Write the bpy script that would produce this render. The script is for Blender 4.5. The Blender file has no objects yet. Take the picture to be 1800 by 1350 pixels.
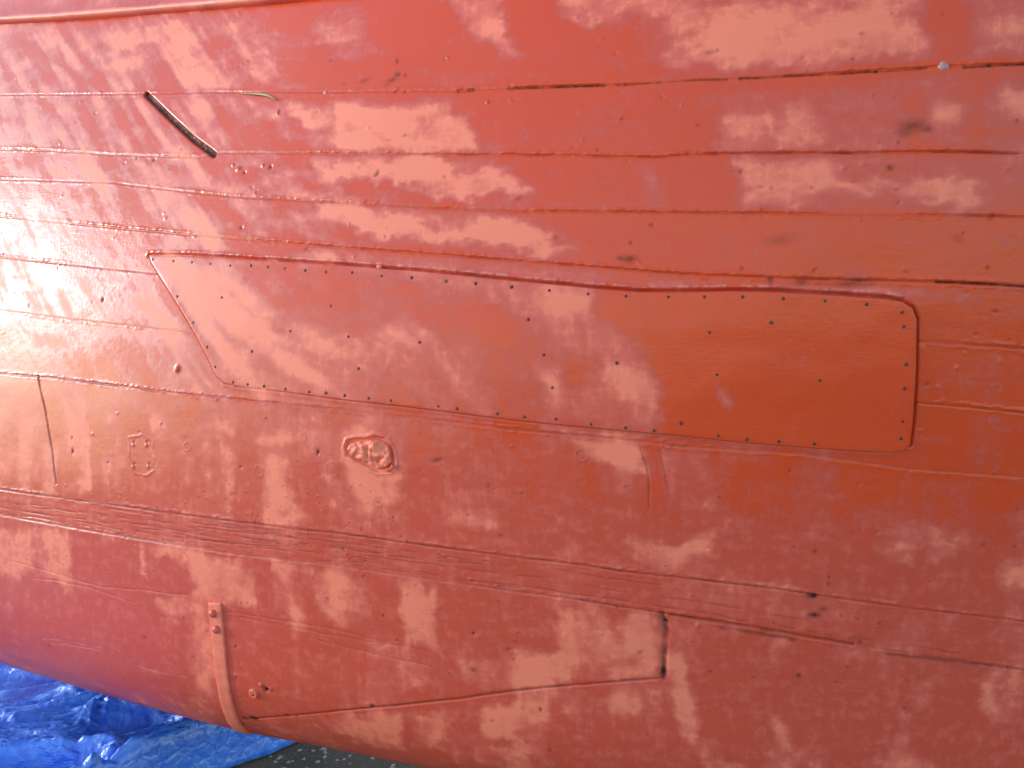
import bpy, math, random
import numpy as np
from mathutils import Vector, Matrix
from mathutils.geometry import delaunay_2d_cdt
random.seed(4); rng = np.random.default_rng(4)
sc = bpy.context.scene
# ------------------------------------------------------------------ camera, light, exposure
ZC = 2.0; PITCH = math.radians(-4); GROUND = 0.30
cam_d = bpy.data.cameras.new('camera'); cam = bpy.data.objects.new('camera', cam_d)
sc.collection.objects.link(cam); sc.camera = cam
cam.location = (0, 0, ZC); cam.rotation_euler = (math.radians(90) + PITCH, 0, 0)
cam_d.sensor_width = 36; cam_d.lens = 36 * 1528 / 1800; cam_d.clip_end = 500; cam_d.clip_start = 0.05
SUN = Vector((-0.95, 0.08, 0.24)).normalized()          # towards the sun
EXPOSURE = 1.64
w = bpy.data.worlds.new('World'); sc.world = w; w.use_nodes = True
nt = w.node_tree
sky = nt.nodes.new('ShaderNodeTexSky'); sky.sky_type = 'NISHITA'; sky.sun_disc = False
sky.sun_elevation = math.asin(SUN.z); sky.sun_rotation = math.atan2(SUN.x, SUN.y)
sky.air_density = 1.1; sky.dust_density = 0.3; sky.ozone_density = 2.2
bgn = nt.nodes['Background']; nt.links.new(sky.outputs[0], bgn.inputs[0]); bgn.inputs[1].default_value = 0.15
sd = bpy.data.lights.new('sun', 'SUN'); sd.energy = 0.66; sd.angle = math.radians(5); sd.color = (1, 0.975, 0.95)
so = bpy.data.objects.new('sun', sd); sc.collection.objects.link(so)
so.rotation_euler = (-SUN).to_track_quat('-Z', 'Y').to_euler()
vs = sc.view_settings; vs.view_transform = 'Standard'; vs.look = 'None'; vs.exposure = EXPOSURE; vs.gamma = 1; vs.use_curve_mapping = False
sc.cycles.max_bounces = 6

# ------------------------------------------------------------------ hull form: P(s,t), s along the hull towards the bow, t down the girth
def sm(a, b, x):
    x = np.clip((x - a) / (b - a), 0, 1); return x * x * (3 - 2 * x)
S0, S1, T0, T1 = -1.2, 4.2, -2.0, 1.7
NS, NT = 541, 741
sg = np.linspace(S0, S1, NS); tg = np.linspace(T0, T1, NT)
dS = sg[1] - sg[0]; dT = tg[1] - tg[0]
al = np.radians(3 + 25 * sm(-0.8, 3.0, sg))
def cum(f, d, i0, axis=0):
    n = f.shape[axis]
    c = np.cumsum((np.take(f, range(0, n - 1), axis) + np.take(f, range(1, n), axis)) * .5 * d, axis)
    c = np.concatenate([np.zeros_like(np.take(c, [0], axis)), c], axis)
    return c - np.take(c, [i0], axis)
i0 = int(round((0 - S0) / dS)); j0 = int(round((0 - T0) / dT))
CX = 1.25 + cum(-np.cos(al), dS, i0); CY = 1.95 + cum(np.sin(al), dS, i0)
flarew = sm(-0.2, 2.8, sg)[:, None]; tt = tg[None, :]
kern = np.hanning(61); kern /= kern.sum()
smooth = lambda a: np.convolve(np.pad(a, 30, 'edge'), kern, 'valid')
LB = smooth(np.interp(tg, [-1.6, -1.0, -.5, -.2, .1, .5], [-10, -14, -14, -11, -6, -1]))
RB = smooth(np.interp(tg, [-1.6, -1.0, -.5, -.2, .1, .5], [-2, -1, 0, 3, 5, 8]))
beta = flarew * LB[None] + (1 - flarew) * RB[None]
tb = 0.80 - 0.11 * sm(.6, 1.9, sg)[:, None] - 0.80 * sm(3.5, 4.2, sg)[:, None]
bi = sm(0, 1, (tt - tb) / 0.7)
beta = np.radians(beta * (1 - bi) + 86 * bi)
Yt = cum(np.sin(beta), dT, j0, 1); Zt = 1.78 - cum(np.cos(beta), dT, j0, 1)
PG = np.stack([CX[:, None] + np.sin(al)[:, None] * Yt, CY[:, None] + np.cos(al)[:, None] * Yt, Zt], -1)
_ds = np.gradient(PG, axis=0); _dt = np.gradient(PG, axis=1)
NG = np.cross(_ds, _dt); NG /= np.linalg.norm(NG, axis=-1, keepdims=True)
if NG[NS // 2, j0] @ (PG[NS // 2, j0] - np.array([0, 0, ZC])) > 0: NG = -NG
def bil(A, s, t):
    s = np.asarray(s, float); t = np.asarray(t, float)
    a = np.clip((s - S0) / dS, 0, NS - 1.001); b = np.clip((t - T0) / dT, 0, NT - 1.001)
    i = a.astype(int); j = b.astype(int); u = (a - i)[..., None]; v = (b - j)[..., None]
    return (A[i, j] * (1 - u) + A[i + 1, j] * u) * (1 - v) + (A[i, j + 1] * (1 - u) + A[i + 1, j + 1] * u) * v
def P_(s, t, h=0.0): return bil(PG, s, t) + bil(NG, s, t) * np.asarray(h, float)[..., None]
def proj(p):
    x, y, z = p[..., 0], p[..., 1], p[..., 2] - ZC
    c, s = math.cos(PITCH), math.sin(PITCH)
    d = y * c + z * s; u = -y * s + z * c
    return np.stack([900 + 1528 * x / d, 675 - 1528 * u / d], -1)
QG = proj(PG); VIS = (NG * (PG - np.array([0, 0, ZC]))).sum(-1) < 0
QC = QG[::6, ::6].copy(); VC = (~VIS[::6, ::6]) * 1e9
def st(px, py):
    """where on the hull a point measured off the photograph lies, in (s,t) metres"""
    d = ((QC - [px, py]) ** 2).sum(-1) + VC
    i, j = np.unravel_index(d.argmin(), d.shape); s, t = sg[i * 6], tg[j * 6]
    for _ in range(7):
        e = .004; q = proj(bil(PG, s, t)); qs = (proj(bil(PG, s + e, t)) - q) / e; qt = (proj(bil(PG, s, t + e)) - q) / e
        det = qs[0] * qt[1] - qs[1] * qt[0]
        if abs(det) < 2e4: break
        r = np.array([px, py]) - q
        s += np.clip((r[0] * qt[1] - r[1] * qt[0]) / det, -.02, .02); t += np.clip((qs[0] * r[1] - qs[1] * r[0]) / det, -.02, .02)
    return float(s), float(t)
def stl(pts): return np.array([st(*p) for p in pts])
def dens(p, step, closed=False):
    p = np.asarray(p, float); q = np.vstack([p, p[:1]]) if closed else p
    out = []
    for a, b in zip(q[:-1], q[1:]):
        n = max(1, int(np.ceil(np.hypot(*(b - a)) / step)))
        out += [a + (b - a) * k / n for k in range(n)]
    if not closed: out.append(q[-1])
    return np.array(out)

# ------------------------------------------------------------------ noise on arrays
def vnoise(x, y, seed):
    r = np.random.default_rng(seed).random((256, 256)).astype(np.float32)
    xi = np.floor(x).astype(int); yi = np.floor(y).astype(int); u = x - xi; v = y - yi
    u = u * u * (3 - 2 * u); v = v * v * (3 - 2 * v)
    a = r[xi & 255, yi & 255]; b = r[(xi + 1) & 255, yi & 255]; c = r[xi & 255, (yi + 1) & 255]; d = r[(xi + 1) & 255, (yi + 1) & 255]
    return (a * (1 - u) + b * u) * (1 - v) + (c * (1 - u) + d * u) * v
def fbm(x, y, seed, o=4):
    r = 0; amp = .5; tot = 0
    for k in range(o):
        r = r + amp * vnoise(x * 2 ** k + 17 * k, y * 2 ** k + 31 * k, seed + k); tot += amp; amp *= .5
    return r / tot

# ------------------------------------------------------------------ materials
def mat(name):
    m = bpy.data.materials.new(name); m.use_nodes = True
    return m, m.node_tree, m.node_tree.nodes['Principled BSDF']
def N(nt, typ, **kw):
    n = nt.nodes.new(typ)
    for k, v in kw.items():
        if k in n.inputs.keys() if isinstance(k, str) else False: n.inputs[k].default_value = v
        else: setattr(n, k, v)
    return n
def mth(nt, op, a, b=None, c=None, clamp=False):
    n = nt.nodes.new('ShaderNodeMath'); n.operation = op; n.use_clamp = clamp
    for k, v in enumerate((a, b, c)):
        if v is None: continue
        if hasattr(v, 'is_output'): nt.links.new(v, n.inputs[k])
        else: n.inputs[k].default_value = v
    return n.outputs[0]
def mixc(nt, f, a, b):
    n = nt.nodes.new('ShaderNodeMix'); n.data_type = 'RGBA'
    for k, v in ((0, f), (6, a), (7, b)):
        if hasattr(v, 'is_output'): nt.links.new(v, n.inputs[k])
        else: n.inputs[k].default_value = v if k == 0 else (*v, 1)
    return n.outputs[2]
def noise(nt, vec, scale, detail=3, rough=.55, dist=0.0):
    n = nt.nodes.new('ShaderNodeTexNoise'); n.inputs['Scale'].default_value = scale; n.inputs['Detail'].default_value = detail
    n.inputs['Roughness'].default_value = rough; n.inputs['Distortion'].default_value = dist
    nt.links.new(vec, n.inputs['Vector']); return n.outputs[0]
def scaled(nt, vec, sc3):
    n = nt.nodes.new('ShaderNodeMapping'); n.inputs['Scale'].default_value = sc3
    nt.links.new(vec, n.inputs['Vector']); return n.outputs[0]

def paint_material():
    m, nt, B = mat('red_antifouling_paint')
    A = lambda nm: N(nt, 'ShaderNodeAttribute', attribute_name=nm)
    dry, grime_shade, pale, stv = A('dry').outputs['Fac'], A('grime_shade').outputs['Fac'], A('pale').outputs['Fac'], A('st').outputs['Vector']
    n1 = noise(nt, scaled(nt, stv, (9, 30, 1)), 1, 5, .6, .4)      # brushed along the planks
    n2 = noise(nt, stv, 34, 6, .62, .3)                             # patchy drying
    n3 = noise(nt, scaled(nt, stv, (60, 12, 1)), 1, 4, .6)          # strokes down the girth
    n4 = noise(nt, stv, 260, 3, .6)
    d = mth(nt, 'MULTIPLY_ADD', mth(nt, 'SUBTRACT', n1, .5), .50, dry)
    d = mth(nt, 'MULTIPLY_ADD', mth(nt, 'SUBTRACT', n2, .5), .80, d)
    d = mth(nt, 'MULTIPLY_ADD', mth(nt, 'SUBTRACT', n3, .5), .40, d)
    d = mth(nt, 'MULTIPLY_ADD', mth(nt, 'SUBTRACT', n4, .5), .12, d)
    d = mth(nt, 'MAXIMUM', d, mth(nt, 'SUBTRACT', dry, .04))
    cr = nt.nodes.new('ShaderNodeValToRGB'); nt.links.new(d, cr.inputs[0]); e = cr.color_ramp.elements
    cr.color_ramp.interpolation = 'LINEAR'
    e[0].position = .10; e[0].color = (0.64, 0.068, 0.019, 1)
    e[1].position = .86; e[1].color = (0.87, 0.215, 0.128, 1)
    for p, c in ((.38, (0.585, 0.084, 0.052, 1)), (.58, (0.66, 0.118, 0.080, 1))):
        q = cr.color_ramp.elements.new(p); q.color = c
    col = mixc(nt, mth(nt, 'MULTIPLY', pale, .8, clamp=True), cr.outputs[0], (.78, .46, .40))
    gn = noise(nt, stv, 90, 4, .7)
    g = mth(nt, 'MULTIPLY', grime_shade, mth(nt, 'MULTIPLY_ADD', gn, 2.2, -.2, clamp=True), clamp=True)
    dirt = mixc(nt, noise(nt, stv, 45, 3), (.026, .011, .008), (.070, .032, .020))
    col = mixc(nt, g, col, dirt)
    nt.links.new(col, B.inputs['Base Color'])
    r = nt.nodes.new('ShaderNodeMapRange'); nt.links.new(d, r.inputs[0])
    r.inputs[1].default_value = .15; r.inputs[2].default_value = .85; r.inputs[3].default_value = .21; r.inputs[4].default_value = .52
    nt.links.new(mth(nt, 'MULTIPLY_ADD', g, .3, r.outputs[0]), B.inputs['Roughness'])
    nt.links.new(mth(nt, 'MULTIPLY_ADD', g, -.30, .36, clamp=True), B.inputs['Specular IOR Level'])
    hb = noise(nt, scaled(nt, stv, (25, 170, 1)), 1, 4, .6)
    h2 = noise(nt, stv, 420, 2, .5)
    h3 = noise(nt, stv, 60, 3, .5)
    h = mth(nt, 'ADD', mth(nt, 'MULTIPLY', hb, .5), mth(nt, 'MULTIPLY_ADD', h2, .35, mth(nt, 'MULTIPLY', h3, .8)))
    bp = nt.nodes.new('ShaderNodeBump'); bp.inputs['Strength'].default_value = .30; bp.inputs['Distance'].default_value = .0016
    nt.links.new(h, bp.inputs['Height']); nt.links.new(bp.outputs[0], B.inputs['Normal'])
    return m
PAINT = paint_material()
def simple(name, col, rough=.5, metal=0, ns=60, amt=.3, bump=.2):
    m, nt, B = mat(name); tc = nt.nodes.new('ShaderNodeTexCoord').outputs['Object']
    n = noise(nt, tc, ns, 5, .6)
    nt.links.new(mixc(nt, n, tuple(c * (1 - amt) for c in col), tuple(min(1, c * (1 + amt)) for c in col)), B.inputs['Base Color'])
    B.inputs['Specular IOR Level'].default_value = .15 if 'nail' in name else .5
    B.inputs['Roughness'].default_value = rough; B.inputs['Metallic'].default_value = metal
    bp = nt.nodes.new('ShaderNodeBump'); bp.inputs['Strength'].default_value = bump; bp.inputs['Distance'].default_value = .002
    nt.links.new(n, bp.inputs['Height']); nt.links.new(bp.outputs[0], B.inputs['Normal'])
    return m
NAIL = simple('dull_nail_metal', (.11, .045, .045), .6, 0, 900)
RUSTY = simple('rusty_nail_metal', (.16, .06, .03), .6, .1, 900)
DRIP = simple('pale_paint_drip', (.46, .20, .18), .35, 0, 200)
LEAF = simple('dry_leaf', (.34, .36, .16), .5, 0, 120, .5)

# ------------------------------------------------------------------ object helpers
def tag(o, label=None, cat=None, group=None, kind=None):
    if label: o['label'] = label
    if cat: o['category'] = cat
    if group: o['group'] = group
    if kind: o['kind'] = kind
    return o
def link(name, me, m, parent=None, smooth_=True):
    o = bpy.data.objects.new(name, me); sc.collection.objects.link(o)
    if m: me.materials.append(m)
    if smooth_: me.polygons.foreach_set('use_smooth', np.ones(len(me.polygons), bool))
    if parent: o.parent = parent
    return o
def grid_mesh(name, V):                                   # V: (n,m,3)
    n, m = V.shape[:2]; idx = np.arange(n * m).reshape(n, m)
    F = np.stack([idx[:-1, :-1], idx[1:, :-1], idx[1:, 1:], idx[:-1, 1:]], -1).reshape(-1, 4).astype(np.int32)
    me = bpy.data.meshes.new(name); me.vertices.add(n * m); me.vertices.foreach_set('co', V.astype(np.float32).ravel())
    me.loops.add(F.size); me.loops.foreach_set('vertex_index', F.ravel())
    me.polygons.add(len(F)); me.polygons.foreach_set('loop_start', np.arange(0, F.size, 4, dtype=np.int32))
    me.update(calc_edges=True); return me
def attr(me, name, a):
    a = np.asarray(a, np.float32)
    if a.ndim and a.shape[-1] == 3 and a.size == 3 * len(me.vertices):
        t = me.attributes.new(name, 'FLOAT_VECTOR', 'POINT'); t.data.foreach_set('vector', a.ravel())
    else:
        t = me.attributes.new(name, 'FLOAT', 'POINT'); t.data.foreach_set('value', a.ravel())
boat = bpy.data.objects.new('wooden_boat', None); sc.collection.objects.link(boat)
tag(boat, 'planked wooden boat hull freshly painted red with a nailed patch plate', 'boat hull')

# ------------------------------------------------------------------ fine grid of the hull and its paint / relief maps
sa = np.concatenate([np.linspace(S0, -.28, 30)[:-1], np.arange(-.28, 1.9, .0023), np.arange(1.9, 3.75, .0030), np.linspace(3.75, S1, 40)])
ta = np.concatenate([np.linspace(T0, -1.36, 25)[:-1], np.arange(-1.36, 1.42, .0024), np.linspace(1.42, T1, 50)])
SS, TT = np.meshgrid(sa, ta, indexing='ij'); SS = SS.astype(np.float32); TT = TT.astype(np.float32)
WS = (fbm(SS * 9, TT * 14, 11) - .5) + .55 * (fbm(SS * 30, TT * 60, 12, 3) - .5)
WT = (fbm(SS * 9, TT * 9, 21) - .5) + .55 * (fbm(SS * 30, TT * 45, 22, 3) - .5)
S1D = sa[:, None]; T1D = np.zeros_like(S1D)
def sl(lo, hi, ax): return slice(max(0, np.searchsorted(ax, lo)), min(len(ax), np.searchsorted(ax, hi) + 1))
def seg_d(x, y, a, b):
    d = b - a; L = max(1e-12, d @ d); u = np.clip(((x - a[0]) * d[0] + (y - a[1]) * d[1]) / L, 0, 1)
    return np.hypot(x - a[0] - u * d[0], y - a[1] - u * d[1])
def line_dist(P, pad, warp=0.0):
    D = np.full(SS.shape, 9., np.float32)
    for a, b in zip(P[:-1], P[1:]):
        i = sl(min(a[0], b[0]) - pad - warp, max(a[0], b[0]) + pad + warp, sa); j = sl(min(a[1], b[1]) - pad - warp, max(a[1], b[1]) + pad + warp, ta)
        if i.start >= i.stop or j.start >= j.stop: continue
        d = seg_d(SS[i, j] + warp * WS[i, j], TT[i, j] + warp * WT[i, j], a, b)
        D[i, j] = np.minimum(D[i, j], d)
    return D
def poly_mask(P, soft, warp):
    pad = soft + warp + .01
    i = sl(P[:, 0].min() - pad, P[:, 0].max() + pad, sa); j = sl(P[:, 1].min() - pad, P[:, 1].max() + pad, ta)
    x = SS[i, j] + warp * WS[i, j]; y = TT[i, j] + warp * WT[i, j]
    ins = np.zeros(x.shape, bool); D = np.full(x.shape, 9., np.float32)
    for a, b in zip(P, np.roll(P, -1, 0)):
        D = np.minimum(D, seg_d(x, y, a, b))
        if abs(b[1] - a[1]) > 1e-9:
            c = ((a[1] > y) != (b[1] > y)) & (x < (b[0] - a[0]) * (y - a[1]) / (b[1] - a[1]) + a[0]); ins ^= c
    sd_ = np.where(ins, D, -D)
    return i, j, sm(-soft, soft, sd_)
DRY = np.full(SS.shape, .42, np.float32); GRIME_SHADE = np.zeros(SS.shape, np.float32); PALE = np.zeros(SS.shape, np.float32); H = np.zeros(SS.shape, np.float32)
# general mottling: roller bands down the girth low on the hull, brushed along the planks higher up
lowm = sm(-.35, .25, TT)
blocks = fbm(SS * 13 + WS * .3, TT * 4.5 + WT * .8, 31, 3); mott = fbm(SS * 7, TT * 22, 41, 4); fine = fbm(SS * 22, TT * 22, 51, 4)
DRY += lowm * (1.5 * (blocks - .5) + .75 * (fine - .5)) * .62 + (1 - lowm) * .85 * (mott - .5)
# slanted strokes at the flare of the bow
ca, sa_ = math.cos(.75), math.sin(.75)
diag = fbm((SS * ca + TT * sa_) * 26, (SS * -sa_ + TT * ca) * 5, 61, 4)
dm = sm(1.3, 2.0, SS) * (1 - sm(-.15, .12, TT))
DRY += dm * 1.0 * (diag - .5)
def ell(cx, cy, rx, ry, ang=0, n=14):
    a = math.radians(ang)
    return [(cx + rx * math.cos(k * 2 * math.pi / n) * math.cos(a) - ry * math.sin(k * 2 * math.pi / n) * math.sin(a),
             cy + rx * math.cos(k * 2 * math.pi / n) * math.sin(a) + ry * math.sin(k * 2 * math.pi / n) * math.cos(a)) for k in range(n)]
PATCHES = [  # (dryness, edge softness m, raggedness m, keep-texture, outline in photo pixels)
 # wet zones, top
 (.02,.012,.05,.15,[(410,15),(500,-30),(700,-40),(780,0),(822,45),(868,90),(915,98),(890,40),(878,-30),(940,-20),(985,25),(1040,50),(1120,30),(1180,40),(1185,130),(1090,148),(900,160),(700,168),(540,165),(490,120),(450,70)]),
 (.62,.02,.06,.5,[(590,-20),(640,20),(668,100),(620,110),(560,70),(540,10)]),
 (.72,.012,.03,.4,[(442,15),(475,20),(490,62),(455,50)]),
 (.75,.014,.04,.5,[(785,-10),(873,-10),(890,58),(917,97),(867,87),(822,43)]),
 (.28,.015,.05,.4,[(1040,100),(1150,95),(1160,130),(1050,135)]),
 (.70,.02,.06,.8,[(950,-20),(1180,-20),(1240,10),(1600,-20),(1620,60),(1600,105),(1450,112),(1300,120),(1180,110),(1110,60),(1010,42)]),
 (.85,.02,.06,.6,[(1250,55),(1320,50),(1345,85),(1280,100),(1240,85)]),
 (.80,.02,.06,.6,[(1290,20),(1480,5),(1600,30),(1580,60),(1420,45),(1300,50)]),
 (.02,.012,.03,.15,[(1622,-20),(1690,-20),(1702,40),(1712,100),(1640,118),(1628,60)]),
 (.62,.02,.05,.6,[(1720,-20),(1830,-20),(1830,95),(1740,100)]),
 (.08,.012,.04,.2,[(1180,120),(1400,112),(1640,98),(1830,95),(1830,150),(1640,148),(1300,165),(1180,170)]),
 # second strake
 (.04,.010,.04,.15,[(790,160),(1100,150),(1260,150),(1262,268),(1000,272),(846,262),(832,215),(800,185)]),
 (.93,.008,.03,.5,[(590,185),(790,188),(822,212),(848,262),(700,262),(590,258)]),
 (.62,.02,.05,.7,[(480,180),(600,185),(600,255),(500,250)]),
 (.33,.012,.03,.3,[(900,190),(925,200),(945,228),(925,262),(915,225)]),
 (.33,.02,.05,.4,[(1020,168),(1095,170),(1110,240),(1090,262),(1010,262),(985,238),(1030,215)]),
 (.30,.02,.04,.4,[(1160,165),(1250,170),(1260,262),(1165,262)]),
 (.42,.02,.05,.6,[(1240,160),(1590,165),(1600,262),(1240,264)]),
 (.85,.014,.05,.5,[(1262,215),(1340,200),(1360,235),(1270,240)]),
 (.92,.012,.04,.4,[(1372,200),(1395,175),(1425,205),(1450,250),(1370,255)]),
 (.75,.02,.05,.5,ell(1660,180,32,26)),
 (.12,.012,.03,.3,[(1585,165),(1625,170),(1640,262),(1600,262)]),
 (.12,.012,.03,.3,[(1695,140),(1735,140),(1738,262),(1700,262)]),
 (.90,.014,.03,.4,[(1762,150),(1830,140),(1830,210),(1775,205)]),
 # third strake
 (.03,.010,.04,.15,[(880,276),(1290,276),(1300,370),(940,370),(915,320)]),
 (.93,.010,.06,.7,[(560,290),(700,284),(800,292),(868,300),(905,330),(928,357),(850,358),(790,345),(700,330),(600,322)]),
 (.10,.008,.05,.3,[(590,318),(700,334),(760,350),(930,362),(920,372),(700,360),(590,350)]),
 (.36,.02,.04,.4,[(1036,284),(1098,284),(1110,340),(1085,360),(1045,340)]),
 (.66,.012,.03,.4,[(1112,284),(1148,284),(1158,330),(1168,366),(1140,366),(1125,320)]),
 (.35,.02,.05,.5,[(1290,278),(1820,278),(1820,375),(1300,372)]),
 (.95,.014,.05,.5,[(1290,280),(1440,282),(1500,312),(1600,308),(1665,298),(1700,318),(1735,345),(1700,362),(1590,352),(1480,345),(1380,354),(1320,345),(1300,310)]),
 (.30,.015,.04,.4,ell(1580,345,60,12)),
 # fourth strake
 (.04,.010,.05,.2,[(930,374),(1300,378),(1800,386),(1830,430),(1830,495),(1400,488),(1150,478),(1000,465),(1010,442),(965,405)]),
 (.92,.010,.05,.6,[(560,365),(640,372),(730,388),(820,412),(860,395),(925,398),(970,418),(1008,446),(900,442),(780,428),(690,420),(560,400)]),
 (.12,.01,.05,.4,[(560,402),(700,424),(900,446),(1000,452),(1000,462),(750,445),(560,425)]),
 (.28,.02,.06,.5,[(1460,395),(1820,395),(1820,440),(1500,430)]),
 (.40,.02,.04,.5,ell(1480,465,60,10)), (.4,.02,.04,.5,ell(1780,412,20,12)),
 # right of and below the plate
 (.14,.02,.06,.5,[(1560,500),(1840,505),(1840,900),(1480,930),(1260,905),(1250,800),(1480,800),(1600,790)]),
 (.34,.03,.06,.5,[(1690,560),(1760,560),(1770,690),(1700,690)]), (.38,.02,.05,.5,[(1715,730),(1745,730),(1750,830),(1722,830)]),
 (.30,.02,.05,.5,[(1500,525),(1600,530),(1700,560),(1640,590),(1610,560)]),
 # flare: wet runs between dry
 (.12,.010,.04,.3,[(180,272),(300,285),(380,330),(440,380),(370,370),(300,330),(220,300)]),
 (.12,.010,.04,.3,[(130,330),(200,345),(290,385),(330,420),(240,400),(180,370)]),
 (.15,.008,.03,.3,[(180,400),(215,405),(262,445),(268,470),(235,450)]),
 (.12,.008,.03,.3,[(245,408),(285,412),(310,440),(275,440)]),
 (.12,.010,.03,.3,[(385,425),(470,428),(520,455),(430,450)]),
 (.82,.010,.03,.5,[(285,415),(380,422),(400,440),(320,440)]),
 (.80,.014,.04,.5,[(210,285),(300,300),(420,330),(520,345),(600,345),(560,360),(430,345),(330,330)]),
 (.80,.014,.04,.5,[(490,385),(580,398),(600,425),(540,410)]), (.80,.014,.04,.6,[(60,275),(120,290),(200,330),(130,320)]),
 (.12,.010,.04,.3,[(490,195),(520,200),(540,240),(510,232)]), (.18,.010,.04,.3,[(130,335),(160,350),(200,385),(170,380)]),
 (.10,.012,.03,.3,[(240,158),(560,162),(560,172),(300,170)]),
 (.22,.006,.02,.3,[(28,60),(60,80),(120,118),(185,160),(165,160),(100,118),(50,80)]),
 (.78,.02,.05,.7,[(60,60),(330,30),(380,70),(330,90),(120,80)]), (.25,.01,.03,.4,[(345,25),(380,60),(440,120),(420,120),(365,70)]),
 # left side below the glare
 (.10,.008,.02,.3,[(160,480),(185,500),(200,530),(175,510)]), (.10,.008,.02,.3,[(262,482),(300,500),(345,560),(378,640),(350,600),(310,560),(280,520)]),
 (.85,.010,.03,.4,[(215,510),(260,525),(275,545),(310,565),(290,565),(240,540)]), (.8,.008,.02,.4,[(183,482),(220,485),(215,500),(190,498)]),
 (.90,.010,.04,.4,[(35,575),(130,600),(135,615),(60,610)]), (.10,.01,.03,.4,[(40,560),(120,570),(130,592),(50,575)]), (.15,.01,.03,.4,[(50,618),(130,622),(140,650),(60,648)]),
 (.08,.008,.012,.2,[(122,570),(140,572),(160,650),(172,720),(178,860),(165,880),(158,760),(145,650)]),
 (.16,.014,.03,.3,[(172,580),(240,590),(260,690),(190,680)]), (.2,.02,.04,.3,[(220,600),(330,610),(370,660),(260,690)]),
 (.90,.008,.03,.4,[(102,690),(150,702),(156,760),(163,860),(140,868),(125,800),(118,740)]),
 (.65,.02,.05,.7,[(-20,680),(66,690),(90,800),(95,850),(-20,830)]), (.18,.01,.03,.3,[(112,800),(140,805),(148,835),(120,838)]),
 (.10,.010,.02,.3,[(216,722),(262,728),(268,800),(262,870),(235,870),(222,800)]), (.14,.01,.02,.3,[(295,740),(312,742),(318,850),(300,850)]),
 (.88,.012,.03,.4,[(262,725),(298,730),(296,765),(268,760)]), (.85,.01,.02,.4,[(183,722),(198,724),(198,745),(184,742)]),
 (.80,.014,.03,.5,ell(385,755,38,14,12)), (.80,.014,.03,.5,ell(480,772,30,12)), (.75,.012,.03,.5,ell(415,802,14,9)), (.8,.014,.03,.5,ell(490,820,22,16)),
 (.12,.012,.02,.2,[(418,715),(440,720),(448,900),(430,900)]), (.80,.014,.03,.5,[(465,835),(510,850),(545,910),(490,890)]), (.85,.014,.03,.4,ell(500,905,34,10)),
 # lower middle
 (.85,.014,.04,.5,[(600,760),(640,748),(690,765),(700,800),(705,870),(660,880),(620,850),(590,800)]),
 (.30,.02,.05,.5,[(710,760),(980,780),(1110,830),(1240,900),(1240,1000),(1000,985),(760,950),(720,880)]),
 (.92,.010,.03,.4,[(998,768),(1117,783),(1126,812),(1134,835),(1098,822),(1060,818),(1020,802)]), (.88,.006,.012,.3,[(985,752),(1060,762),(1085,768),(1060,770),(990,762)]),
 (.5,.008,.02,.4,[(1150,785),(1240,792),(1256,900),(1160,895)]), (.12,.01,.02,.3,[(1135,785),(1150,790),(1165,850),(1180,895),(1165,895),(1148,850)]),
 (.85,.014,.03,.4,ell(830,920,40,14)), (.7,.014,.03,.4,ell(1015,975,14,16)),
 (.92,.010,.03,.5,[(1105,952),(1150,945),(1195,955),(1255,935),(1256,982),(1220,975),(1205,990),(1160,1000),(1118,985)]),
 (.92,.010,.03,.4,[(1568,950),(1612,950),(1626,1005),(1600,1004),(1578,985),(1556,1005),(1544,985)]), (.60,.02,.03,.4,[(1565,915),(1600,915),(1620,955),(1565,955)]),
 (.85,.012,.03,.5,[(1752,985),(1820,980),(1820,1035),(1760,1030)]),
 (.22,.03,.05,.5,[(1260,935),(1540,945),(1740,1000),(1790,1080),(1500,1045),(1260,1015)]),
 (.40,.012,.01,.4,[(0,862),(400,916),(850,975),(1170,1018),(1800,1095),(1800,1176),(1300,1098),(1000,1050),(600,994),(0,903)]),
 # bottom left
 (.80,.008,.03,.6,[(-20,925),(60,932),(122,938),(126,1035),(60,1010),(-20,1010)]), (.08,.010,.015,.25,[(132,935),(240,955),(246,1055),(140,1045)]),
 (.78,.010,.02,.5,ell(192,950,26,14)), (.85,.006,.01,.4,[(246,952),(258,955),(260,1020),(248,1010)]), (.80,.012,.03,.6,[(262,955),(360,970),(335,990),(300,978),(268,975)]),
 (.12,.01,.02,.3,[(262,985),(300,985),(350,1030),(270,1050)]), (.88,.010,.03,.5,[(342,975),(425,985),(452,1020),(448,1072),(400,1062),(345,1045)]),
 (.10,.01,.015,.3,[(455,990),(472,992),(480,1090),(460,1085)]), (.85,.010,.02,.5,[(472,978),(520,990),(510,1020),(495,1025),(480,1000)]), (.80,.012,.03,.5,[(540,995),(640,1010),(650,1090),(600,1110),(545,1060)]),
 (.62,.014,.03,.6,[(325,1060),(368,1060),(372,1160),(385,1230),(350,1215),(340,1130)]), (.12,.03,.05,.5,[(40,1070),(330,1090),(340,1225),(200,1205),(0,1140)]),
 (.22,.02,.04,.6,[(400,1100),(560,1130),(600,1235),(430,1250),(405,1180)]), (.6,.02,.04,.6,[(500,1150),(560,1170),(560,1230),(510,1220)]),
 # bottom middle
 (.92,.010,.02,.4,[(700,1022),(738,1020),(748,1050),(765,1030),(768,1120),(775,1150),(720,1130),(705,1080)]), (.70,.014,.03,.6,[(650,1100),(720,1130),(770,1200),(680,1230),(640,1160)]),
 (.30,.012,.03,.5,[(780,1040),(990,1065),(990,1140),(860,1150),(790,1130)]), (.82,.012,.03,.6,[(800,1140),(850,1165),(960,1150),(965,1205),(850,1215),(820,1190)]),
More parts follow.
